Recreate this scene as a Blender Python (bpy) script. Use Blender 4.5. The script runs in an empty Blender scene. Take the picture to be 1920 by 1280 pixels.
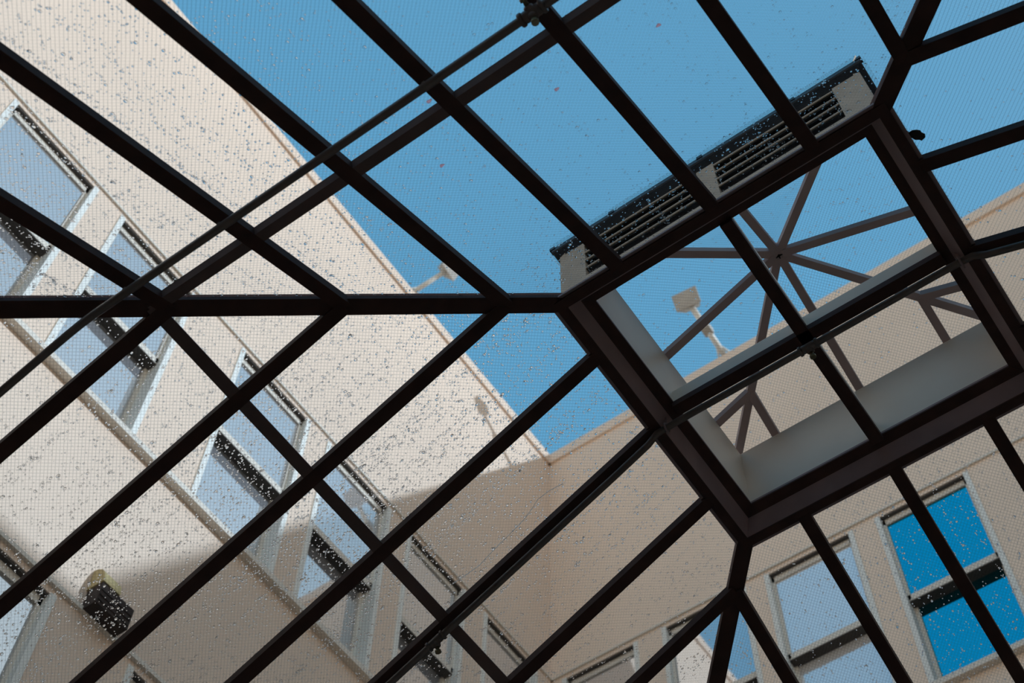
import bpy, bmesh, math, random
import numpy as np
from mathutils import Vector, Matrix

random.seed(7)
rng = np.random.default_rng(11)
SC = bpy.context.scene
COL = SC.collection
S = 0.6            # metres per drawing unit (one rafter spacing)
Z0 = 8.672         # height of the lantern kerb above the atrium floor
M_ = 0.4897        # slope of the glass roof (rise / run)
HS = math.sqrt(1 + M_ * M_)
X1, Y2, X3 = -11.03, 12.0, 27.0     # courtyard wall planes
ZT = 21.72         # parapet top

def P(x, y, z):
    return Vector((x * S, y * S, z * S + Z0))

# ------------------------------------------------------------------ camera
cd = bpy.data.cameras.new('camera')
cam = bpy.data.objects.new('camera', cd)
COL.objects.link(cam)
Rm = ((0.8157701, 0.5781411, 0.0164941), (-0.4957574, 0.7136444, -0.4949104), (-0.2978989, 0.3955560, 0.8687875))
cam.matrix_world = Matrix.Translation(P(1.76595, -6.90088, -11.7911)) @ Matrix((
    (Rm[0][0], -Rm[1][0], -Rm[2][0]), (Rm[0][1], -Rm[1][1], -Rm[2][1]), (Rm[0][2], -Rm[1][2], -Rm[2][2]))).to_4x4()
cd.sensor_width = 36.0
cd.lens = 2708.43 / 1920 * 36.0
cd.clip_start = 0.05
cd.clip_end = 500
cd.dof.use_dof = True
cd.dof.focus_distance = 8.3
cd.dof.aperture_fstop = 2.2
SC.camera = cam

# ------------------------------------------------------------------ world and sun
SUN_DIR = Vector((5.76, 1.75, 2.6)).normalized()
w = bpy.data.worlds.new('world')
SC.world = w
w.use_nodes = True
nt = w.node_tree
nt.nodes.clear()
# clear blue sky that pales towards a hazy warm horizon, brighter around the sun
ZEN, HOR, GLOW = (0.130, 0.390, 0.650), (0.80, 0.70, 0.58), (0.95, 0.72, 0.46)
def wmath(op, a, b=None, c=None):
    n = nt.nodes.new('ShaderNodeMath'); n.operation = op
    for i, v in enumerate((a, b, c)):
        if v is None: continue
        if isinstance(v, (int, float)): n.inputs[i].default_value = v
        else: nt.links.new(v, n.inputs[i])
    return n.outputs[0]
tcw = nt.nodes.new('ShaderNodeTexCoord')
sepw = nt.nodes.new('ShaderNodeSeparateXYZ')
nt.links.new(tcw.outputs['Generated'], sepw.inputs[0])
mrw = nt.nodes.new('ShaderNodeMapRange'); mrw.interpolation_type = 'SMOOTHSTEP'
mrw.inputs['From Min'].default_value = -0.02; mrw.inputs['From Max'].default_value = 0.62
nt.links.new(sepw.outputs['Z'], mrw.inputs['Value'])
mixw = nt.nodes.new('ShaderNodeMix'); mixw.data_type = 'RGBA'
mixw.inputs[6].default_value = HOR + (1,); mixw.inputs[7].default_value = ZEN + (1,)
nt.links.new(mrw.outputs[0], mixw.inputs[0])
dotw = nt.nodes.new('ShaderNodeVectorMath'); dotw.operation = 'DOT_PRODUCT'
dotw.inputs[1].default_value = tuple(SUN_DIR)
nt.links.new(tcw.outputs['Generated'], dotw.inputs[0])
gl = wmath('POWER', wmath('MAXIMUM', dotw.outputs['Value'], 0.0), 6.0)
addw = nt.nodes.new('ShaderNodeMix'); addw.data_type = 'RGBA'; addw.blend_type = 'ADD'
addw.inputs[7].default_value = GLOW + (1,)
nt.links.new(gl, addw.inputs[0]); nt.links.new(mixw.outputs[2], addw.inputs[6])
bg = nt.nodes.new('ShaderNodeBackground')
bg.inputs['Strength'].default_value = 1.0
out = nt.nodes.new('ShaderNodeOutputWorld')
nt.links.new(addw.outputs[2], bg.inputs['Color'])
nt.links.new(bg.outputs[0], out.inputs['Surface'])

sd = bpy.data.lights.new('sun', 'SUN')
sd.energy = 2.45
sd.angle = math.radians(0.6)
sd.color = (0.87, 1.06, 1.27)
sun = bpy.data.objects.new('sun', sd)
COL.objects.link(sun)
sun.rotation_euler = (-SUN_DIR).to_track_quat('-Z', 'Y').to_euler()
sun.location = P(20, 5, 40)

SC.view_settings.view_transform = 'Standard'
SC.view_settings.look = 'None'
SC.view_settings.exposure = 0.0
SC.view_settings.gamma = 1.0
SC.view_settings.use_curve_mapping = False
SC.cycles.max_bounces = 14
SC.cycles.diffuse_bounces = 5
SC.cycles.glossy_bounces = 4
SC.cycles.transmission_bounces = 10
SC.cycles.transparent_max_bounces = 24
SC.cycles.caustics_reflective = False
SC.cycles.caustics_refractive = False

# ------------------------------------------------------------------ materials
def new_mat(name):
    m = bpy.data.materials.new(name)
    m.use_nodes = True
    return m, m.node_tree, m.node_tree.nodes['Principled BSDF']

def paint(name, col, rough=0.5, var=0.08, scale=6.0, bump=0.0, spec=0.5, metal=0.0):
    m, t, b = new_mat(name)
    n = t.nodes.new('ShaderNodeTexNoise'); n.inputs['Scale'].default_value = scale; n.inputs['Detail'].default_value = 6
    tc = t.nodes.new('ShaderNodeTexCoord')
    t.links.new(tc.outputs['Object'], n.inputs['Vector'])
    r = t.nodes.new('ShaderNodeValToRGB')
    r.color_ramp.elements[0].position = 0.3; r.color_ramp.elements[1].position = 0.7
    r.color_ramp.elements[0].color = tuple(c * (1 - var) for c in col) + (1,)
    r.color_ramp.elements[1].color = tuple(min(1, c * (1 + var)) for c in col) + (1,)
    t.links.new(n.outputs['Fac'], r.inputs['Fac'])
    t.links.new(r.outputs['Color'], b.inputs['Base Color'])
    b.inputs['Roughness'].default_value = rough
    b.inputs['Specular IOR Level'].default_value = spec
    b.inputs['Metallic'].default_value = metal
    if bump:
        bn = t.nodes.new('ShaderNodeBump'); bn.inputs['Strength'].default_value = bump; bn.inputs['Distance'].default_value = 0.01
        n2 = t.nodes.new('ShaderNodeTexNoise'); n2.inputs['Scale'].default_value = scale * 12
        t.links.new(tc.outputs['Object'], n2.inputs['Vector'])
        t.links.new(n2.outputs['Fac'], bn.inputs['Height'])
        t.links.new(bn.outputs['Normal'], b.inputs['Normal'])
    return m

MAT = {}
MAT['stucco'] = paint('cream_stucco', (0.78, 0.625, 0.51), 0.9, 0.03, 0.5, 0.15, 0.2)
MAT['stucco2'] = paint('beige_stucco', (0.84, 0.68, 0.555), 0.9, 0.04, 0.5, 0.15, 0.2)
MAT['casing'] = paint('pale_casing', (0.78, 0.78, 0.74), 0.6, 0.04, 2.0, 0, 0.3)
MAT['sash'] = paint('sash_paint', (0.72, 0.66, 0.58), 0.6, 0.05, 3.0, 0, 0.3)
MAT['frame'] = paint('bronze_frame', (0.095, 0.046, 0.037), 0.6, 0.15, 8.0, 0, 0.12)
MAT['purlin'] = paint('bronze_purlin', (0.19, 0.12, 0.105), 0.6, 0.12, 6.0, 0, 0.12)
MAT['soffit'] = paint('bronze_soffit', (0.42, 0.29, 0.28), 0.6, 0.12, 5.0, 0, 0.3)
MAT['pipe'] = paint('pipe_paint', (0.20, 0.145, 0.12), 0.4, 0.15, 9.0, 0, 0.5)
MAT['brass'] = paint('brass', (0.36, 0.30, 0.17), 0.4, 0.1, 9.0, 0, 0.5, 0.7)
MAT['kerb'] = paint('kerb_metal', (0.98, 0.83, 0.69), 0.45, 0.04, 2.5, 0, 0.5, 0.0)
MAT['rib'] = paint('rib_brown', (0.52, 0.38, 0.36), 0.55, 0.08, 6.0, 0, 0.3)
MAT['louver'] = paint('louver_beige', (0.42, 0.37, 0.31), 0.7, 0.15, 5.0, 0, 0.3)
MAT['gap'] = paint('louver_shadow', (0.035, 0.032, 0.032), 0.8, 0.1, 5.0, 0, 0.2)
MAT['flash'] = paint('dark_flashing', (0.03, 0.04, 0.055), 0.4, 0.2, 12.0, 0, 0.5)
MAT['lampgrey'] = paint('lamp_grey', (0.45, 0.42, 0.38), 0.5, 0.1, 6.0, 0, 0.4)
MAT['lampwhite'] = paint('lamp_arm_white', (0.80, 0.80, 0.77), 0.5, 0.05, 6.0, 0, 0.4)
MAT['ventmat'] = paint('vent_ochre', (0.42, 0.33, 0.16), 0.7, 0.1, 4.0, 0, 0.3)
MAT['sashshade'] = paint('sash_shade', (0.075, 0.065, 0.058), 0.8, 0.1, 4.0, 0, 0.2)  # shade under sash rails and window heads, painted as a dark colour
MAT['ventshade'] = paint('vent_shade', (0.045, 0.032, 0.028), 0.8, 0.1, 4.0, 0, 0.2)  # shade on the lower part of the vent, put into the colour
MAT['roofing'] = paint('flat_roofing', (0.35, 0.32, 0.29), 0.9, 0.1, 1.0, 0.2, 0.2)
MAT['floor'] = paint('atrium_floor', (0.74, 0.64, 0.55), 0.5, 0.08, 2.0, 0, 0.4)
MAT['inner'] = paint('atrium_plaster', (0.74, 0.64, 0.57), 0.85, 0.05, 1.0, 0, 0.2)
MAT['leaf'] = paint('dead_leaf', (0.03, 0.025, 0.015), 0.8, 0.3, 40.0, 0, 0.2)
MAT['petal'] = paint('petal_pink', (0.75, 0.50, 0.55), 0.7, 0.1, 40.0, 0, 0.2)
def thin(name, col):
    m, t, b = new_mat(name)
    t.nodes.remove(b)
    g = t.nodes.new('ShaderNodeBsdfTranslucent'); g.inputs['Color'].default_value = col + (1,)
    d = t.nodes.new('ShaderNodeBsdfDiffuse'); d.inputs['Color'].default_value = col + (1,)
    x = t.nodes.new('ShaderNodeMixShader'); x.inputs[0].default_value = 0.15
    t.links.new(g.outputs[0], x.inputs[1]); t.links.new(d.outputs[0], x.inputs[2])
    t.links.new(x.outputs[0], t.nodes['Material Output'].inputs['Surface'])
    return m
MAT['thread'] = thin('thread_white', (0.97, 0.96, 0.95))
MAT['petal'] = thin('petal_pink', (0.98, 0.74, 0.80))

def wire_glass(name):
    """clear pane with a diagonal wire mesh cast in it, and a thin reflective skin"""
    m, t, b = new_mat(name)
    N, L = t.nodes, t.links
    N.remove(b)
    o = N['Material Output']
    uv = N.new('ShaderNodeUVMap'); uv.uv_map = 'UVMap'
    mp = N.new('ShaderNodeMapping'); mp.inputs['Rotation'].default_value = (0, 0, math.radians(45))
    k = 1 / 0.029
    mp.inputs['Scale'].default_value = (k, k, k)
    L.new(uv.outputs[0], mp.inputs['Vector'])
    # slight waver of the wires
    nz = N.new('ShaderNodeTexNoise'); nz.inputs['Scale'].default_value = 2.0
    L.new(uv.outputs[0], nz.inputs['Vector'])
    va = N.new('ShaderNodeVectorMath'); va.operation = 'ADD'
    vs = N.new('ShaderNodeVectorMath'); vs.operation = 'SCALE'; vs.inputs['Scale'].default_value = 0.5
    L.new(nz.outputs['Color'], vs.inputs[0]); L.new(mp.outputs[0], va.inputs[0]); L.new(vs.outputs[0], va.inputs[1])
    sp = N.new('ShaderNodeSeparateXYZ'); L.new(va.outputs[0], sp.inputs[0])
    masks = []
    for ax in 'XY':
        pp = N.new('ShaderNodeMath'); pp.operation = 'PINGPONG'; pp.inputs[1].default_value = 0.5
        L.new(sp.outputs[ax], pp.inputs[0])
        lt = N.new('ShaderNodeMath'); lt.operation = 'LESS_THAN'; lt.inputs[1].default_value = 0.075
        L.new(pp.outputs[0], lt.inputs[0]); masks.append(lt)
    mx = N.new('ShaderNodeMath'); mx.operation = 'MAXIMUM'
    L.new(masks[0].outputs[0], mx.inputs[0]); L.new(masks[1].outputs[0], mx.inputs[1])
    op = N.new('ShaderNodeMath'); op.operation = 'MULTIPLY'; op.inputs[1].default_value = 0.20
    L.new(mx.outputs[0], op.inputs[0])
    tr = N.new('ShaderNodeBsdfTransparent'); tr.inputs['Color'].default_value = (0.975, 0.985, 0.98, 1)
    gl = N.new('ShaderNodeBsdfGlossy'); gl.inputs['Roughness'].default_value = 0.02
    fr = N.new('ShaderNodeFresnel'); fr.inputs['IOR'].default_value = 1.2
    m1 = N.new('ShaderNodeMixShader'); L.new(fr.outputs[0], m1.inputs[0]); L.new(tr.outputs[0], m1.inputs[1]); L.new(gl.outputs[0], m1.inputs[2])
    df = N.new('ShaderNodeBsdfDiffuse'); df.inputs['Color'].default_value = (0.12, 0.12, 0.12, 1)
    m2 = N.new('ShaderNodeMixShader'); L.new(op.outputs[0], m2.inputs[0]); L.new(m1.outputs[0], m2.inputs[1]); L.new(df.outputs[0], m2.inputs[2])
    L.new(m2.outputs[0], o.inputs['Surface'])
    return m
MAT['pane'] = wire_glass('wired_glass')

def water():
    m, t, b = new_mat('rain_water')
    t.nodes.remove(b)
    g = t.nodes.new('ShaderNodeBsdfGlass'); g.inputs['IOR'].default_value = 1.33; g.inputs['Roughness'].default_value = 0.0
    t.links.new(g.outputs[0], t.nodes['Material Output'].inputs['Surface'])
    return m
MAT['water'] = water()

def window_glass(name, mirror, body, fac):
    m, t, b = new_mat(name)
    N, L = t.nodes, t.links
    N.remove(b)
    gl = N.new('ShaderNodeBsdfGlossy'); gl.inputs['Color'].default_value = mirror + (1,); gl.inputs['Roughness'].default_value = 0.03
    df = N.new('ShaderNodeBsdfDiffuse'); df.inputs['Color'].default_value = body + (1,)
    mx = N.new('ShaderNodeMixShader'); mx.inputs[0].default_value = fac
    L.new(df.outputs[0], mx.inputs[1]); L.new(gl.outputs[0], mx.inputs[2])
    tc = N.new('ShaderNodeTexCoord'); nz = N.new('ShaderNodeTexNoise'); nz.inputs['Scale'].default_value = 1.5
    bp = N.new('ShaderNodeBump'); bp.inputs['Strength'].default_value = 0.04; bp.inputs['Distance'].default_value = 0.02
    L.new(tc.outputs['Object'], nz.inputs['Vector']); L.new(nz.outputs['Fac'], bp.inputs['Height']); L.new(bp.outputs[0], gl.inputs['Normal'])
    L.new(mx.outputs[0], N['Material Output'].inputs['Surface'])
    return m
MAT['glassA'] = window_glass('window_glass_pale', (0.95, 0.97, 0.98), (0.40, 0.40, 0.42), 0.60)
MAT['glassC'] = window_glass('window_glass_whitish', (0.97, 0.98, 1.0), (0.95, 0.92, 0.90), 0.5)  # whitish diffuse body mixed evenly with the mirror
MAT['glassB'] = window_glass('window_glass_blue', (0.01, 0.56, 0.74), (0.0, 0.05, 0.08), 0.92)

# ------------------------------------------------------------------ mesh helpers (drawing units in, metres out)
class MB:
    def __init__(s):
        s.v, s.f, s.uv = [], [], []
    def add(s, pts, faces, uvs=None):
        n = len(s.v)
        s.v += [P(*p) for p in pts]
        s.f += [tuple(i + n for i in f) for f in faces]
        if uvs: s.uv += uvs
    def prism(s, poly, vec, uv=None):
        """poly: planar ring of points, swept by vec"""
        k = len(poly)
        pts = [tuple(p) for p in poly] + [tuple(Vector(p) + Vector(vec)) for p in poly]
        faces = [tuple(range(k))[::-1], tuple(range(k, 2 * k))] + [(i, (i + 1) % k, k + (i + 1) % k, k + i) for i in range(k)]
        s.add(pts, faces, (uv + uv) if uv else None)
        return s
    def box(s, a, b):
        (x0, y0, z0), (x1, y1, z1) = a, b
        return s.prism([(x0, y0, z0), (x1, y0, z0), (x1, y1, z0), (x0, y1, z0)], (0, 0, z1 - z0))
    def beam(s, A, B, n, wd, t0, t1, wtop=None):
        """bar from A to B; n = normal of its plane, wd its width, from t0 (low) to t1 (high) along n"""
        A, B, n = Vector(A), Vector(B), Vector(n).normalized()
        d = (B - A).normalized(); sd_ = d.cross(n).normalized(); n = sd_.cross(d).normalized()
        wt = wd if wtop is None else wtop
        ring = [A - sd_ * wd / 2 + n * t0, A + sd_ * wd / 2 + n * t0, A + sd_ * wt / 2 + n * t1, A - sd_ * wt / 2 + n * t1]
        return s.prism(ring, B - A)
    def tube(s, pts, r, seg=12):
        pts = [Vector(p) for p in pts]
        rings = []
        up = Vector((0.31, 0.2, 0.93))
        for i, p in enumerate(pts):
            d = (pts[min(i + 1, len(pts) - 1)] - pts[max(i - 1, 0)]).normalized()
            a = d.cross(up).normalized(); b = d.cross(a).normalized()
            rr = r[i] if isinstance(r, (list, tuple)) else r
            rings.append([p + (a * math.cos(2 * math.pi * k / seg) + b * math.sin(2 * math.pi * k / seg)) * rr for k in range(seg)])
        allp = [tuple(q) for rg in rings for q in rg]
        faces = []
        for i in range(len(pts) - 1):
            for k in range(seg):
                k2 = (k + 1) % seg
                faces.append((i * seg + k, i * seg + k2, (i + 1) * seg + k2, (i + 1) * seg + k))
        faces.append(tuple(range(seg))[::-1]); faces.append(tuple((len(pts) - 1) * seg + k for k in range(seg)))
        s.add(allp, faces)
        return s
    def build(s, name, mat, parent=None, smooth=False, bevel=0.0):
        me = bpy.data.meshes.new(name)
        if parent is not None:
            off = Vector(parent['_loc'])
        else:
            off = Vector((0, 0, 0))
        vv = [tuple(v - off) for v in s.v]
        me.from_pydata(vv, [], s.f)
        if s.uv:
            lay = me.uv_layers.new(name='UVMap')
            for l in me.loops:
                lay.data[l.index].uv = s.uv[l.vertex_index]
        bm = bmesh.new(); bm.from_mesh(me); bmesh.ops.recalc_face_normals(bm, faces=bm.faces[:]); bm.to_mesh(me); bm.free()
        me.materials.append(mat)
        if smooth:
            for p in me.polygons: p.use_smooth = len(p.vertices) == 4
        ob = bpy.data.objects.new(name, me)
        COL.objects.link(ob)
        if parent is not None: ob.parent = parent
        ob['_loc'] = tuple(off)
        if bevel:
            md = ob.modifiers.new('bevel', 'BEVEL'); md.width = bevel * S; md.segments = 2; md.limit_method = 'ANGLE'
        return ob

def empty(name, loc):
    o = bpy.data.objects.new(name, None)
    o.empty_display_size = 0.2
    COL.objects.link(o)
    o.location = P(*loc)
    o['_loc'] = tuple(P(*loc))
    return o

def tag(o, label=None, cat=None, group=None, kind=None):
    if label: o['label'] = label
    if cat: o['category'] = cat
    if group: o['group'] = group
    if kind: o['kind'] = kind
    return o

# ================================================================== large structure: courtyard walls
WINDOWS_L = [(-4.92, -2.75), (-2.15, -0.05), (1.30, 3.42), (3.97, 6.08), (6.67, 8.72), (9.39, 11.40)]      # along y
WINDOWS_L2 = [(-2.15, -0.15), (1.30, 3.42)]
WINDOWS_B = [(-10.73, -8.72), (-8.10, -5.98), (-5.52, -3.38), (-2.87, -0.74)]             # along x
TOPROW, LOWROW = (7.62, 12.62), (-1.4, 3.62)

def wall_with_holes(name, axis, plane, outd, u0, u1, z0, z1, holes, mat, label):
    """wall slab whose face lies on plane; outd = direction pointing into the courtyard"""
    us = sorted({u0, u1} | {h[0] for h in holes} | {h[1] for h in holes})
    zs = sorted({z0, z1} | {h[2] for h in holes} | {h[3] for h in holes})
    bm = bmesh.new()
    th = 0.75
    def pt(u, z, dpt):
        q = plane - outd * dpt
        return P(q, u, z) if axis == 0 else P(u, q, z)
    verts = {}
    def vv(u, z, d):
        key = (round(u, 4), round(z, 4), d)
        if key not in verts: verts[key] = bm.verts.new(pt(u, z, d))
        return verts[key]
    def solid(u, z):
        if not (u0 < u < u1 and z0 < z < z1): return False
        return not any(h[0] < u < h[1] and h[2] < z < h[3] for h in holes)
    for i in range(len(us) - 1):
        for j in range(len(zs) - 1):
            uc, zc = (us[i] + us[i + 1]) / 2, (zs[j] + zs[j + 1]) / 2
            if not solid(uc, zc):
                bm.faces.new([vv(us[i], zs[j], th), vv(us[i + 1], zs[j], th), vv(us[i + 1], zs[j + 1], th), vv(us[i], zs[j + 1], th)])
                continue
            a, b, c, d = us[i], us[i + 1], zs[j], zs[j + 1]
            for dp in (0, th):
                bm.faces.new([vv(a, c, dp), vv(b, c, dp), vv(b, d, dp), vv(a, d, dp)])
            for (p, q, n) in (((a, c), (b, c), (0, -1)), ((a, d), (b, d), (0, 1)), ((a, c), (a, d), (-1, 0)), ((b, c), (b, d), (1, 0))):
                if not solid(uc + n[0] * (b - a) / 2 + n[0] * .01, zc + n[1] * (d - c) / 2 + n[1] * .01):
                    bm.faces.new([vv(p[0], p[1], 0), vv(q[0], q[1], 0), vv(q[0], q[1], th), vv(p[0], p[1], th)])
    bmesh.ops.recalc_face_normals(bm, faces=bm.faces[:])
    me = bpy.data.meshes.new(name); bm.to_mesh(me); bm.free()
    me.materials.append(mat)
    o = bpy.data.objects.new(name, me); COL.objects.link(o)
    o['_loc'] = (0.0, 0.0, 0.0)
    tag(o, label, 'wall', kind='structure')
    return o

ZB = -3.6
holesL = [(a, b) + TOPROW for a, b in WINDOWS_L] + [(a, b) + LOWROW for a, b in WINDOWS_L2]
holesB = [(a, b) + TOPROW for a, b in WINDOWS_B]
wl = wall_with_holes('wall_left', 0, X1, 1, -16, Y2 + 0.75, ZB, ZT - 0.4, holesL, MAT['stucco'], 'sunlit cream stucco wall with two rows of sash windows')
wb = wall_with_holes('wall_back', 1, Y2, -1, X1, X3 + .75, ZB, ZT - 0.4, holesB, MAT['stucco2'], 'shaded beige stucco wall behind the lantern, with the deep blue window')
wr = wall_with_holes('wall_right', 0, X3, -1, -9, Y2 + 0.75, ZB, ZT - 0.55, [], MAT['stucco'], 'stucco wall on the sun side that shades the courtyard')

def trim_bar(name, axis, plane, outd, u0, u1, z0, z1, proj_, mat, label, back=0.0):
    m = MB()
    a, b = plane - outd * back, plane + outd * proj_
    if axis == 0: m.box((min(a, b), u0, z0), (max(a, b), u1, z1))
    else: m.box((u0, min(a, b), z0), (u1, max(a, b), z1))
    return tag(m.build(name, mat), label, 'trim', kind='structure')
trim_bar('trim_1', 0, X1, 1, -16, Y2, ZT - 0.4, ZT, 0.07, MAT['stucco'], 'cream parapet coping along the sunlit left wall', 0.75)
trim_bar('trim_2', 1, Y2, -1, X1 - .75, X3, ZT - 0.4, ZT, 0.08, MAT['stucco2'], 'beige parapet coping along the shaded back wall', 0.75)
trim_bar('trim_3', 0, X1, 1, -16, Y2, 12.74, 12.80, 0.05, MAT['sash'], 'thin string course above the upper windows of the left wall')
trim_bar('trim_4', 1, Y2, -1, X1, X3, 12.74, 12.80, 0.05, MAT['sash'], 'thin string course above the windows of the back wall')
trim_bar('trim_5', 0, X1, 1, -16, Y2, 7.47, 7.60, 0.16, MAT['sash'], 'long projecting sill ledge under the upper windows of the left wall')
trim_bar('trim_6', 1, Y2, -1, X1, X3, 7.47, 7.60, 0.16, MAT['sash'], 'long projecting sill ledge under the windows of the back wall')
trim_bar('trim_7', 0, X1, 1, -16, Y2, 3.74, 3.82, 0.07, MAT['sash'], 'thin string course above the lower windows of the left wall')

wn = [0]
def sash_window(axis, plane, outd, u0, u1, z0, z1, label, glass, lean=0.0):
    """double-hung window: pale casing, head, upper sash in front, lower sash set back"""
    wn[0] += 1
    def q(u, d, z):      # d = depth behind the wall face
        c = plane - outd * d
        return (c, u, z) if axis == 0 else (u, c, z)
    root = empty('window_%d' % wn[0], q((u0 + u1) / 2, 0.1, z0))
    tag(root, label, 'window', kind='structure')
    def bx(a, b):
        pa, pb = q(*a), q(*b)
        return MB().box(tuple(min(i, j) for i, j in zip(pa, pb)), tuple(max(i, j) for i, j in zip(pa, pb)))
    zr = z0 + (z1 - z0) * 0.487         # meeting rail
    cw = 0.11
    for s_, u in ((0, u0), (1, u1 - cw)):
        bx((u, -0.035, z0), (u + cw, 0.42, z1)).build('casing', MAT['casing'], root)
    bx((u0 + cw, 0.10, z1 - 0.05), (u1 - cw, 0.42, z1)).build('head', MAT['sash'], root)
    bx((u0 + cw, -0.02, z0 - .02), (u1 - cw, 0.42, z0 + 0.06)).build('sill', MAT['sash'], root)
    # upper sash
    U0, U1 = u0 + cw, u1 - cw
    m = bx((U0, 0.10, z1 - 0.20), (U1, 0.20, z1 - 0.05))
    for a, b in (((U0, 0.10, zr - .02), (U1, 0.20, zr + 0.14)), ((U0, 0.10, zr), (U0 + 0.06, 0.20, z1 - 0.05)), ((U1 - 0.06, 0.10, zr), (U1, 0.20, z1 - 0.05))):
        pa, pb = q(*a), q(*b); m.box(tuple(min(i, j) for i, j in zip(pa, pb)), tuple(max(i, j) for i, j in zip(pa, pb)))
    us = m.build('upper_sash', MAT['sash'], root)
    bx((U0 + 0.05, 0.14, zr + 0.1), (U1 - 0.05, 0.16, z1 - 0.18)).build('pane', glass, us)
    bx((U0, 0.105, zr - .045), (U1, 0.36, zr - .02)).build('rail_shade', MAT['sashshade'], root)  # added dark board, painted as the deep shade between the sashes
    bx((U0, 0.02, z1 - .045), (U1, 0.10, z1 - .005)).build('head_shade', MAT['sashshade'], root)  # solid dark strip painted as the shadow line under the head
    # lower sash, set back
    m = bx((U0, 0.30, z0 + 0.05), (U1, 0.40, z0 + 0.2))
    for a, b in (((U0, 0.30, zr - 0.02), (U1, 0.40, zr + 0.1)), ((U0, 0.30, z0 + 0.1), (U0 + 0.07, 0.40, zr)), ((U1 - 0.07, 0.30, z0 + 0.1), (U1, 0.40, zr))):
        pa, pb = q(*a), q(*b); m.box(tuple(min(i, j) for i, j in zip(pa, pb)), tuple(max(i, j) for i, j in zip(pa, pb)))
    ls = m.build('lower_sash', MAT['sash'], root)
    bx((U0 + 0.05, 0.34, z0 + 0.15), (U1 - 0.05, 0.36, zr)).build('pane', glass, ls)
    return root

LL = ['sash window at the far left, cut by the photo edge, first of the upper row on the left wall',
      'sash window behind the left end of the hip beam, second of the upper row on the left wall',
      'sunlit sash window between two plain piers, third of the upper row on the left wall',
      'sash window half in shadow, fourth of the upper row on the left wall',
      'fully shaded sash window behind the lower sprinkler pipe, fifth of the upper row',
      'shaded sash window nearest the inner corner on the left wall']
for (a, b), lb in zip(WINDOWS_L, LL):
    sash_window(0, X1, 1, a, b, TOPROW[0], TOPROW[1], lb, MAT['glassA'])
for (a, b), lb in zip(WINDOWS_L2, ['pale window at the bottom left corner, lower row of the left wall', 'lower row window of the left wall, right of the wall vent']):
    sash_window(0, X1, 1, a, b, LOWROW[0], LOWROW[1], lb, MAT['glassA'])
LB_ = ['dark window of the back wall tight against the inner corner', 'back wall window reflecting cream wall and sky, beside the forked hip beam',
       'pale grey-blue sash window on the back wall', 'deep blue sash window on the back wall, rightmost']
for i, ((a, b), lb) in enumerate(zip(WINDOWS_B, LB_)):
    sash_window(1, Y2, -1, a, b, TOPROW[0], TOPROW[1], lb, (MAT['glassA'], MAT['glassA'], MAT['glassC'], MAT['glassB'])[i])

# flat roof round the skylight, and the atrium below it
D_E = 7.2
ze = -M_ * (D_E - 1.5)
m = MB()
for a, b in (((X1, -16), (-D_E, Y2)), ((D_E, -16), (X3, Y2)), ((-D_E, -16), (D_E, -D_E)), ((-D_E, D_E), (D_E, Y2))):
    m.box((a[0], a[1], ze - 0.75), (b[0], b[1], ze - 0.45))
tag(m.build('roof', MAT['roofing']), 'flat roof deck around the glass skylight', 'roof', kind='structure')
zf = -Z0 / S
m = MB().box((-D_E - .3, -D_E - .3, zf - 0.3), (D_E + .3, D_E + .3, zf))
tag(m.build('floor', MAT['floor']), 'atrium floor below the skylight', 'floor', kind='structure')
for nm, a, b in (('wall_atrium_left', (-D_E - .3, -D_E - .3), (-D_E, D_E + .3)), ('wall_atrium_right', (D_E, -D_E - .3), (D_E + .3, D_E + .3)),
                 ('wall_atrium_front', (-D_E, -D_E - .3), (D_E, -D_E)), ('wall_atrium_back', (-D_E, D_E), (D_E, D_E + .3))):
    m = MB().box((a[0], a[1], zf), (b[0], b[1], ze - 0.2))
    tag(m.build(nm, MAT['inner']), 'plain plaster wall of the atrium below, ' + nm.split('_')[-1] + ' side', 'wall', kind='structure')

# ================================================================== glass roof
def side(s, u, d, z):
    return {'LT': (u, -d, z), 'LB': (-d, u, z), 'BR': (u, d, z), 'TR': (d, u, z)}[s]
def zg(d): return -M_ * (d - 1.5)
NRM = {'LT': (0, -M_, 1), 'LB': (-M_, 0, 1), 'BR': (0, M_, 1), 'TR': (M_, 0, 1)}
SIDES = ('LT', 'LB', 'BR', 'TR')
DP = 4.10
RW, RD = 0.130, 0.06

roof = empty('glass_roof', (0, 0, 0))
tag(roof, 'dark bronze framed hipped glass roof with wired panes, seen from below', 'skylight')

# ring kerb at the head of the roof: splayed soffit and a flat outer bar, one piece per side
def sweep_ring(name, prof, mat, parent, sides=SIDES):
    """prof: closed list of (d, z); mitred at the corners"""
    for s in sides:
        pts = [side(s, -d, d, z) for d, z in prof] + [side(s, d, d, z) for d, z in prof]
        k = len(prof)
        mb = MB()
        mb.add(pts, [tuple(range(k))[::-1], tuple(range(k, 2 * k))] + [(i, (i + 1) % k, k + (i + 1) % k, k + i) for i in range(k)])
        mb.build(name, mat, parent)
sweep_ring('ring_beam', [(1.415, 0.08), (1.50, 0.045), (1.603, -0.14), (1.62, -0.14), (1.62, 0.09), (1.415, 0.12)], MAT['soffit'], roof)
sweep_ring('ring_lip', [(1.412, 0.07), (1.52, 0.02), (1.52, 0.05), (1.412, 0.09)], MAT['frame'], roof)
sweep_ring('ring_flange', [(1.60, -0.15), (1.70, -0.15), (1.70, -0.085), (1.60, -0.06)], MAT['frame'], roof)
sweep_ring('glazing_stop', [(1.70, -0.125), (1.735, -0.14), (1.735, -0.112), (1.70, -0.095)], MAT['soffit'], roof)

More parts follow.
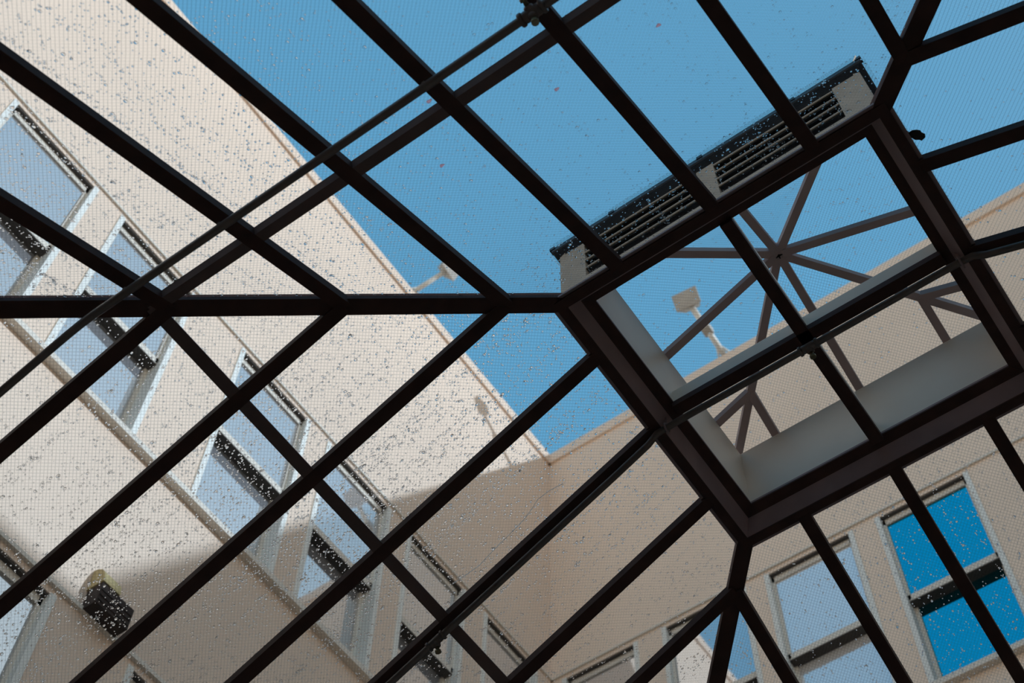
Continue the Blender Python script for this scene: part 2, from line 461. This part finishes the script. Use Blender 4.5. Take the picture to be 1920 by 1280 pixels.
for s in SIDES:
    n = NRM[s]
    for k in range(-6, 7):
        d0 = 1.62 if abs(k) <= 1 else abs(k) + 0.02
        mb = MB().beam(side(s, k, d0, zg(d0)), side(s, k, D_E, zg(D_E)), n, RW, -RD, 0.028)
        mb.build('rafter', MAT['frame'], roof)
    # purlin runs
    mb = MB().beam(side(s, -4.10, 4.10, zg(4.10)), side(s, 4.10, 4.10, zg(4.10)), n, 0.115, -0.058, 0.02)
    mb.build('purlin', MAT['purlin'], roof)
    mb = MB().beam(side(s, -D_E, D_E, zg(D_E)), side(s, D_E, D_E, zg(D_E)), n, 0.3, -0.35, 0.03)
    mb.build('eave_beam', MAT['frame'], roof)
for sx, sy in ((-1, -1), (1, -1), (1, 1), (-1, 1)):
    a, b = 1.60, D_E
    mb = MB().beam((sx * a, sy * a, zg(a)), (sx * b, sy * b, zg(b)), (sx * M_, sy * M_, 2), 0.165, -0.05, 0.035)
    hb = mb.build('hip_beam', MAT['frame'], roof)
    MB().beam((sx * 1.72, sy * 1.72, zg(1.72)), (sx * b, sy * b, zg(b)), (sx * M_, sy * M_, 2), 0.12, 0.03, 0.07, 0.09).build('hip_cap', MAT['flash'], hb)

def clip(poly, a, b, c):
    """keep a*u + b*d <= c"""
    outp = []
    for i in range(len(poly)):
        p, q = poly[i], poly[(i + 1) % len(poly)]
        fp, fq = a * p[0] + b * p[1] - c, a * q[0] + b * q[1] - c
        if fp <= 1e-9: outp.append(p)
        if (fp < 0) != (fq < 0) and abs(fp - fq) > 1e-12:
            t = fp / (fp - fq)
            outp.append((p[0] + (q[0] - p[0]) * t, p[1] + (q[1] - p[1]) * t))
    return outp
def area(poly):
    return abs(sum(poly[i][0] * poly[(i + 1) % len(poly)][1] - poly[(i + 1) % len(poly)][0] * poly[i][1] for i in range(len(poly)))) / 2

# rain drops: low domes of water lying on the outer face of a pane
SEG = 6
_rings = [(1.0, 0.0), (0.80, 0.16), (0.45, 0.33)]
_dome = [(r * math.cos(2 * math.pi * k / SEG), r * math.sin(2 * math.pi * k / SEG), h) for r, h in _rings for k in range(SEG)] + [(0, 0, 0.40)]
_df = []
for j in range(2):
    for k in range(SEG):
        k2 = (k + 1) % SEG
        _df.append((j * SEG + k, j * SEG + k2, (j + 1) * SEG + k2, (j + 1) * SEG + k))
for k in range(SEG): _df.append((2 * SEG + k, 2 * SEG + (k + 1) % SEG, 3 * SEG))
_df.append(tuple(range(SEG))[::-1])
DOME = np.array(_dome)

def drops(parent, org, eu, ed, en, poly, count_fn, lift, name='raindrops'):
    """org + u*eu + d*ed, normal en; poly in (u, d); count_fn(u, d) -> density per square unit"""
    us = [p[0] for p in poly]; ds = [p[1] for p in poly]
    u0, u1, d0, d1 = min(us), max(us), min(ds), max(ds)
    top = 5200.0
    n = rng.poisson(top * (u1 - u0) * (d1 - d0))
    if n == 0: return
    uu = rng.uniform(u0, u1, n); dd = rng.uniform(d0, d1, n)
    keep = rng.uniform(0, top, n) < count_fn(uu, dd)
    k = len(poly)
    sgn = 1 if sum(poly[i][0] * poly[(i + 1) % k][1] - poly[(i + 1) % k][0] * poly[i][1] for i in range(k)) > 0 else -1
    for i in range(k):
        p, q = poly[i], poly[(i + 1) % k]
        keep &= sgn * ((q[0] - p[0]) * (dd - p[1]) - (q[1] - p[1]) * (uu - p[0])) > 0.004
    uu, dd = uu[keep], dd[keep]
    n = len(uu)
    if n < 3: return
    r = np.exp(rng.normal(math.log(0.0060), 0.34, n)).clip(0.003, 0.015)
    el = rng.uniform(0.9, 1.5, n)
    eu, ed, en = (np.array(v, float) for v in (eu, ed, en))
    hand = np.sign(np.dot(np.cross(eu, ed), en))     # keeps every dome facing outwards, whichever way the slope runs
    c = np.array(org, float) + uu[:, None] * eu + dd[:, None] * ed + en * lift
    V = c[:, None, :] + r[:, None, None] * (hand * DOME[None, :, 0, None] * eu + DOME[None, :, 1, None] * el[:, None, None] * ed / np.linalg.norm(ed) + DOME[None, :, 2, None] * en)
    V = V.reshape(-1, 3) * S; V[:, 2] += Z0
    V -= np.array(parent['_loc'])
    nd = len(DOME)
    loops, starts, tot = [], [], 0
    base_loops = np.concatenate([np.array(f) for f in _df]); sizes = np.array([len(f) for f in _df])
    L = (base_loops[None, :] + (np.arange(n) * nd)[:, None]).ravel()
    sz = np.tile(sizes, n); st = np.concatenate([[0], np.cumsum(sz)[:-1]])
    me = bpy.data.meshes.new(name)
    me.vertices.add(len(V)); me.vertices.foreach_set('co', V.ravel())
    me.loops.add(len(L)); me.loops.foreach_set('vertex_index', L.astype(np.int32))
    me.polygons.add(len(sz)); me.polygons.foreach_set('loop_start', st.astype(np.int32)); me.polygons.foreach_set('loop_total', sz.astype(np.int32))
    sm = np.tile(np.array([len(f) != SEG for f in _df]), n)
    me.polygons.foreach_set('use_smooth', sm)
    me.update(calc_edges=True); me.validate()
    me.materials.append(MAT['water'])
    o = bpy.data.objects.new(name, me); COL.objects.link(o); o.parent = parent
    o['kind'] = 'stuff'; o['_loc'] = parent['_loc']
    drops.total += n
drops.total = 0

_lane = {s: rng.uniform(0, 1, 4000) for s in SIDES + ('LAN',)}
def density(s):
    ln = _lane[s]
    def f(u, d):
        # streaks: rain ran down the slope in lanes
        i = np.floor((u + 20) / 0.045).astype(int)
        j = np.floor((u + 20) / 0.21).astype(int)
        a = ln[i % 2000] ** 3; b = ln[2000 + j % 2000] ** 1.5
        lane = 0.8 + 8.0 * a * (0.15 + b)
        if s == 'LB': base = 250 + 460 * np.exp(-((u + 1.0) ** 2) / 3.5) * np.clip((d - 1.2) / 2.0, 0.4, 1.2)
        elif s == 'LT': base = (70 + 520 * np.clip((-u - 0.8) / 3.0, 0, 1.3) + 330 * np.exp(-((d - 1.95) ** 2) / 0.05) * (np.abs(u) < 1.7) * (u > -1.75)) * (u < 3)
        elif s == 'BR': base = 150 * (d < 4.2) * (np.abs(u) < 3.2)
        elif s == 'TR': base = 40 * (d < 4)
        else: base = 90 + 0 * u
        # wet rim along the hips
        rim = 420 * np.exp(-(((np.abs(u) - d) / 0.09) ** 2)) if s in ('LT', 'LB') else 0
        return base * lane + rim
    return f

TH = 0.022
for s in SIDES:
    n = Vector(NRM[s]).normalized()
    o0 = Vector(side(s, 0, 0, zg(0))); eu = Vector(side(s, 1, 0, zg(0))) - o0; ed = Vector(side(s, 0, 1, zg(1))) - o0
    for (da, db) in ((1.705, DP), (DP, D_E)):
        for k in range(-7, 7):
            poly = [(k + 0.015, da + .012), (k + 0.985, da + .012), (k + 0.985, db - .012), (k + 0.015, db - .012)]
            poly = clip(poly, 1, -1, -0.02); poly = clip(poly, -1, -1, -0.02)
            if len(poly) < 3 or area(poly) < 0.01: continue
            pts = [o0 + eu * u + ed * d for u, d in poly]
            mb = MB().prism([tuple(p) for p in pts], n * TH, [(u, d * HS) for u, d in poly])
            g = mb.build('glass_pane', MAT['pane'], roof)
            drops(g, o0, eu, ed, n, poly, density(s), TH + 0.0012)

# ================================================================== lantern on top of the roof
lan = empty('roof_lantern', (0, 0, 0.1))
tag(lan, 'square louvered lantern with a glazed pyramid cap, on the centre of the glass roof', 'lantern')
LZ, LM, LE = 1.745, 0.49, 1.69          # apex underside, slope, eave distance
def lz(d): return LZ - LM * d
sweep_ring('kerb_lining', [(1.415, 0.12), (1.47, 0.12), (1.47, 0.97), (1.415, 0.97)], MAT['kerb'], lan)
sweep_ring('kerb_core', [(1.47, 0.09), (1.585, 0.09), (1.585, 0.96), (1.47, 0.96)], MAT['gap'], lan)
sweep_ring('rim_flange', [(1.415, 0.97), (1.66, 0.955), (1.66, lz(1.66) + .03), (1.52, lz(1.52) + .03)], MAT['kerb'], lan)
sweep_ring('eave_flashing', [(1.60, 0.90), (LE, 0.93), (LE + .012, 0.94), (LE + .012, lz(LE) + 0.085), (1.62, lz(1.62) + 0.085)], MAT['flash'], lan)
for s in SIDES:
    # louvered face: corner posts, middle post, bottom rail, slats
    for ua, ub in ((-1.64, -1.36), (1.36, 1.64), (-0.09, 0.09)):
        pts = [side(s, ua, 1.585, 0.0), side(s, ub, 1.585, 0.0), side(s, ub, 1.645, -0.05), side(s, ua, 1.645, -0.05)]
        MB().prism(pts, (0, 0, 0.9)).build('louver_post', MAT['louver'], lan)
    for ua, ub in ((-1.36, -0.09), (0.09, 1.36)):
        pts = [side(s, ua, 1.585, 0.0), side(s, ub, 1.585, 0.0), side(s, ub, 1.645, -0.05), side(s, ua, 1.645, -0.05)]
        MB().prism(pts, (0, 0, 0.20)).build('louver_rail', MAT['louver'], lan)
        for j in range(4):
            z = 0.335 + j * 0.16
            prof = [(1.592, z + 0.05), (1.640, z - 0.035), (1.648, z - 0.030), (1.648, z - 0.012), (1.600, z + 0.06)]
            pts = [side(s, ua, d, zz) for d, zz in prof]
            v = Vector(side(s, ub, 1.6, 0)) - Vector(side(s, ua, 1.6, 0))
            MB().prism(pts, v).build('louver_slat', MAT['louver'], lan)
# cross bars inside the opening: grey web on a dark bottom flange
for nm, A, B in (('cross_bar', (-1.43, 0, 0.05), (1.43, 0, 0.05)), ('cross_bar', (0, -1.43, 0.05), (0, 1.43, 0.05))):
    cb = MB().beam(A, B, (0, 0, 1), 0.085, 0.03, 0.24).build(nm, MAT['kerb'], lan)
    MB().beam(A, B, (0, 0, 1), 0.125, -0.05, 0.03).build('bottom_flange', MAT['frame'], cb)
# ribs
RWL = 0.085
def rib(A, B, n):
    return MB().beam(A, B, n, RWL, 0.0, 0.075).build('rib', MAT['rib'], lan)
for sx, sy in ((-1, -1), (1, -1), (1, 1), (-1, 1)):
    rib((sx * .03, sy * .03, lz(.03)), (sx * 1.62, sy * 1.62, lz(1.62)), (sx * LM, sy * LM, 2))
for s in SIDES:
    n = {'LT': (0, -LM, 1), 'LB': (-LM, 0, 1), 'BR': (0, LM, 1), 'TR': (LM, 0, 1)}[s]
    rib(side(s, 0, .04, lz(.04)), side(s, 0, 1.62, lz(1.62)), n)
    for k in (-1, 1):
        rib(side(s, k, 1.0, lz(1.0)), side(s, k, 1.62, lz(1.62)), n)
    nn = Vector(n).normalized()
    o0 = Vector(side(s, 0, 0, lz(0))); eu = Vector(side(s, 1, 0, lz(0))) - o0; ed = Vector(side(s, 0, 1, lz(1))) - o0
    o0 = o0 + nn * 0.076
    for ua, ub in ((-1.72, -1), (-1, 0), (0, 1), (1, 1.72)):
        poly = [(ua + .006, 0), (ub - .006, 0), (ub - .006, LE + .01), (ua + .006, LE + .01)]
        poly = clip(poly, 1, -1, -0.01); poly = clip(poly, -1, -1, -0.01)
        pts = [o0 + eu * u + ed * d for u, d in poly]
        g = MB().prism([tuple(p) for p in pts], nn * TH, [(u, d * HS) for u, d in poly]).build('glass_pane', MAT['pane'], lan)
        drops(g, o0, eu, ed, nn, poly, density('LAN'), TH + 0.0012)
    # little cap spikes where the glazing bars end at the eave
    for u in (-1, 0, 1, LE if s in ('LT', 'BR') else None, -LE if s in ('LT', 'BR') else None):
        if u is None: continue
        b = Vector(side(s, u, LE - .01, lz(LE) + .06))
        w_ = 0.03
        base = [b + Vector((dx * w_, dy * w_, 0)) for dx, dy in ((-1, -1), (1, -1), (1, 1), (-1, 1))]
        mb = MB(); mb.add([tuple(v) for v in base] + [tuple(v + Vector((0, 0, .045))) for v in base] + [tuple(b + Vector((0, 0, .11)))],
               [(0, 1, 2, 3), (0, 1, 5, 4), (1, 2, 6, 5), (2, 3, 7, 6), (3, 0, 4, 7), (4, 5, 8), (5, 6, 8), (6, 7, 8), (7, 4, 8)])
        mb.build('bar_cap', MAT['flash'], lan)
# apex boss and its small dark cross
mb = MB()
k = 16
for r0, zz in ((0.11, lz(0) - 0.012),):
    mb.prism([(r0 * math.cos(2 * math.pi * i / k), r0 * math.sin(2 * math.pi * i / k), zz) for i in range(k)], (0, 0, 0.09))
boss = mb.build('apex_boss', MAT['rib'], lan)
mb = MB()
for a in (0.2, 1.75, 2.9):
    d = Vector((math.cos(a), math.sin(a), 0)); e = Vector((-d.y, d.x, 0))
    c = Vector((0, 0, lz(0) - 0.016))
    mb.prism([tuple(c - e * .012), tuple(c + d * .055), tuple(c + e * .012), tuple(c - d * .02)], (0, 0, 0.006))
mb.build('apex_bolt', MAT['gap'], boss)

# ================================================================== sprinkler pipes
def ring_clamp(parent, c, d, r, th, name='pipe_clamp', mat=None):
    c, d = Vector(c), Vector(d).normalized()
    return MB().tube([c - d * th, c - d * th * .6, c + d * th * .6, c + d * th], [r * .9, r, r, r * .9], 14).build(name, mat or MAT['pipe'], parent, True)
def sprinkler(parent, c, dn):
    """tee with a short drop and a small sprinkler head"""
    c, dn = Vector(c), Vector(dn).normalized()
    t = MB().tube([c, c + dn * .055, c + dn * .065], [0.038, 0.038, 0.028], 12).build('tee_outlet', MAT['pipe'], parent, True)
    h = MB().tube([c + dn * .06, c + dn * .095, c + dn * .10, c + dn * .125], [0.022, 0.016, 0.030, 0.030], 10).build('sprinkler_head', MAT['brass'], parent, True)
def off(s, u, d, o): 
    return Vector(side(s, u, d, zg(d))) + Vector(NRM[s]).normalized() * o

PR = 0.034
p1 = empty('sprinkler_pipe', (0, 0, -0.17))
tag(p1, 'brown sprinkler pipe running under the lantern opening and down both slopes', 'pipe', 'sprinkler pipes under the glass roof')
PO = -0.155
pts = [off('LB', 0, d, PO) for d in (7.0, 4.5, 2.2)] + [off('LB', 0, 1.83, PO + .008), Vector((-1.66, 0, -0.195)), Vector((-1.5, 0, -0.185)), Vector((-1.3, 0, -0.18)),
      Vector((1.3, 0, -0.18)), Vector((1.5, 0, -0.185)), Vector((1.66, 0, -0.195)), off('TR', 0, 1.83, PO + .008)] + [off('TR', 0, d, PO) for d in (2.2, 4.5, 7.0)]
MB().tube(pts, PR, 14).build('pipe_run', MAT['pipe'], p1, True)
dl = (off('LB', 0, 4.5, PO) - off('LB', 0, 3.5, PO)).normalized()
for c, d in ((off('LB', 0, 4.27, PO), dl), ((0.0, 0, -0.18), Vector((1, 0, 0)))):
    c = Vector(c)
    for sg in (-1, 1): ring_clamp(p1, c + d * 0.085 * sg, d, 0.050, 0.016, 'tee_collar')
    ring_clamp(p1, c, d, 0.042, 0.085, 'tee_body')
    sprinkler(p1, c, Vector((0, 0.45, -1)))
for x in (-1.545, 1.545):
    c = Vector((x, 0, -0.198)); d = Vector((1, 0, 0))
    MB().tube([c + Vector((0, 0.052 * math.cos(a), 0.052 * math.sin(a))) for a in [i * math.pi / 8 for i in range(16)] + [0]], 0.011, 6).build('pipe_clamp', MAT['soffit'], p1, True)
    MB().box((x - .012, -0.012, -0.15), (x + .012, 0.012, 0.0)).build('clamp_rod', MAT['soffit'], p1)

p2 = empty('sprinkler_pipe', (-4.4, -4.4, -1.68))
tag(p2, 'dark sprinkler pipe crossing the upper left panes and bending over the hip', 'pipe', 'sprinkler pipes under the glass roof')
yp = -4.42
zt = zg(4.42) - 0.25 * HS
pts = [(-7.0, yp, zt - M_ * (7.0 - 4.44)), (-4.75, yp, zt - M_ * (4.75 - 4.44)), (-4.56, yp, zt - .065), (-4.44, yp, zt - .022), (-4.30, yp, zt), (-2, yp, zt), (0, yp, zt), (2.0, yp, zt), (4.2, yp, zt)]
MB().tube(pts, PR, 14).build('pipe_run', MAT['pipe'], p2, True)
c = Vector((-0.02, yp, zt)); d = Vector((1, 0, 0))
for sg in (-1, 1): ring_clamp(p2, c + d * 0.09 * sg, d, 0.056, 0.018, 'tee_collar')
ring_clamp(p2, c, d, 0.047, 0.09, 'tee_body')
sprinkler(p2, c, Vector((0, 0.35, -1)))
sprinkler(p2, c, Vector((0, -1.0, .2)))
for x in (-4.0, -3.0, -1.0, 1.0, 2.0):
    MB().box((x - .012, yp - .012, zt + .02), (x + .012, yp + .012, zt + .13)).build('hanger', MAT['pipe'], p2)

# ================================================================== things on the roofs and walls
def floodlight(base, head, size, label, aim, brace_dir):
    base, head = Vector(base), Vector(head)
    r = empty('floodlight', tuple(base))
    tag(r, label, 'floodlight', 'floodlights on the parapets')
    ax = (head - base)
    n_ = ax.normalized()
    MB().tube([base + n_ * .02, head - n_ * size * .25], 0.095 * size / .7, 10).build('arm', MAT['lampwhite'], r, True)
    for sg in (-1, 1):
        MB().tube([base + Vector(brace_dir) * sg * 0.35 * size, base + ax * 0.28], 0.03, 8).build('brace', MAT['lampwhite'], r, True)
        f = base + Vector(brace_dir) * sg * 0.35 * size
        MB().box((f.x - .08, f.y - .08, f.z - .02), (f.x + .08, f.y + .08, f.z + .03)).build('foot', MAT['lampgrey'], r)
    c_ = base + ax * .5
    if size > .55: MB().box((c_.x - .13, c_.y - .15, c_.z - .13), (c_.x + .13, c_.y + .15, c_.z + .11)).build('ballast_box', MAT['lampgrey'], r, False, 0.01)
    # head: tapered housing with a rim and a dark lens, facing aim
    a = Vector(aim).normalized(); e = a.cross(Vector((0, 0, 1))).normalized(); u = e.cross(a).normalized()
    w_, h_, dp = size * .55, size * .40, size * .60
    def ringp(c, sc): return [c - e * w_ * sc - u * h_ * sc, c + e * w_ * sc - u * h_ * sc, c + e * w_ * sc + u * h_ * sc, c - e * w_ * sc + u * h_ * sc]
    b0, b1 = ringp(head - a * dp, .62), ringp(head, 1.0)
    mb = MB(); mb.add([tuple(v) for v in b0 + b1], [(0, 1, 2, 3), (4, 5, 6, 7), (0, 1, 5, 4), (1, 2, 6, 5), (2, 3, 7, 6), (3, 0, 4, 7)])
    hd = mb.build('lamp_head', MAT['lampgrey'], r, False, 0.02)
    MB().prism([tuple(v) for v in ringp(head + a * .002, .86)], tuple(a * .02)).build('lens', MAT['casing'], hd)
    MB().prism([tuple(v) for v in ringp(head, 1.05)], tuple(a * .05)).build('rim', MAT['lampgrey'], hd)
floodlight((-5.30, Y2 + .1, ZT), (-5.45, 10.45, 22.75), 0.62, 'grey floodlight on a white arm leaning out over the shaded back parapet', (0.1, -1, -0.55), (1, 0, 0))
floodlight((X1 - .1, 5.66, ZT), (X1 + 1.0, 5.95, 22.5), 0.5, 'small pale floodlight leaning over the sunlit left parapet', (1, 0.1, -0.6), (0, 1, 0))

# wall vent hood beside the lower windows
v = empty('wall_vent', (X1, 0.7, 4.0))
tag(v, 'ochre vent hood with its shaded underside painted dark, above the lower windows of the left wall', 'vent')
prof = [(0.0, 4.62), (0.08, 4.60), (0.20, 4.52), (0.29, 4.40), (0.34, 4.24), (0.34, 4.18), (0.0, 4.18)]
MB().prism([(X1 + a, 0.24, z) for a, z in prof], (0, 0.34, 0)).build('hood', MAT['ventmat'], v)
MB().box((X1 + .02, 0.26, 3.76), (X1 + .32, 0.90, 4.175)).build('hood_shade', MAT['ventshade'], v)  # shaded underside and front of the vent, painted dark
for j in range(3):
    MB().box((X1 + .32, 0.28, 3.82 + j * .1), (X1 + .335, 0.88, 3.85 + j * .1)).build('slat', MAT['ventshade'], v)

# dead leaf, petals and a thread lying on the glass
def on(s, u, d, h): return off(s, u, d, TH + h)
lf = MB()
c = on('TR', -1.256, 1.764, 0.02)
du = Vector((0.083, 0.104, -0.04)).normalized(); dv = Vector(NRM['TR']).normalized().cross(du)
nn = Vector(NRM['TR']).normalized()
outline = [(-.072, .004), (-.055, .026), (-.02, .030), (.01, .034), (.04, .022), (.062, .02), (.075, -.008), (.06, -.024), (.03, -.022), (.012, -.03), (-.02, -.026), (-.05, -.016)]
top = [c + du * a + dv * b * 1.7 + nn * (0.008 * math.cos(a * 30)) for a, b in outline]
lf.prism([tuple(q) for q in top], tuple(nn * 0.006))
lf.tube([c - du * .07, c - du * .095 + nn * .006], 0.004, 6)
tag(lf.build('leaf', MAT['leaf']), 'small dark dead leaf lying on the glass right of the lantern', 'leaf')
for i, (u, d, lb) in enumerate(((-1.451, 3.631, 'pink petal on the glass left of the middle rafter, nearest the left hip'), (-0.335, 3.632, 'pink petal on the glass just left of the middle rafter'),
                    (0.59, 3.602, 'pink petal on the glass right of the middle rafter'), (-1.137, 4.196, 'pink petal beside the purlin, under the sprinkler pipe'))):
    c = on('LT', u, d, 0.006)
    nn = Vector(NRM['LT']).normalized(); a1 = Vector((1, 0, 0)); b1 = nn.cross(a1)
    an = random.uniform(0, 3)
    ring = [c + a1 * (0.022 * math.cos(t + an) * (1 + .25 * math.cos(t))) + b1 * (0.016 * math.sin(t + an)) + nn * (0.004 * math.cos(2 * t)) for t in [2 * math.pi * j / 10 for j in range(10)]]
    mb = MB().prism([tuple(q) for q in ring], tuple(nn * 0.004))
    tag(mb.build('petal', MAT['petal']), lb, 'petal', 'fallen petals on the glass')
tp = [on('LB', u, d, 0.006) for u, d in ((-0.217, 2.59), (-0.262, 2.72), (-0.276, 2.845), (-0.24, 2.95), (-0.217, 3.04), (-0.205, 3.2), (-0.197, 3.39), (-0.178, 3.586), (-0.20, 3.72), (-0.224, 3.856))]
tag(MB().tube([tuple(q) for q in tp], 0.0036, 5).build('thread', MAT['thread']), 'fine pale thread stuck to the wet glass left of the long sprinkler pipe', 'thread')

for o in bpy.data.objects:
    if '_loc' in o: del o['_loc']
print('drops', drops.total)
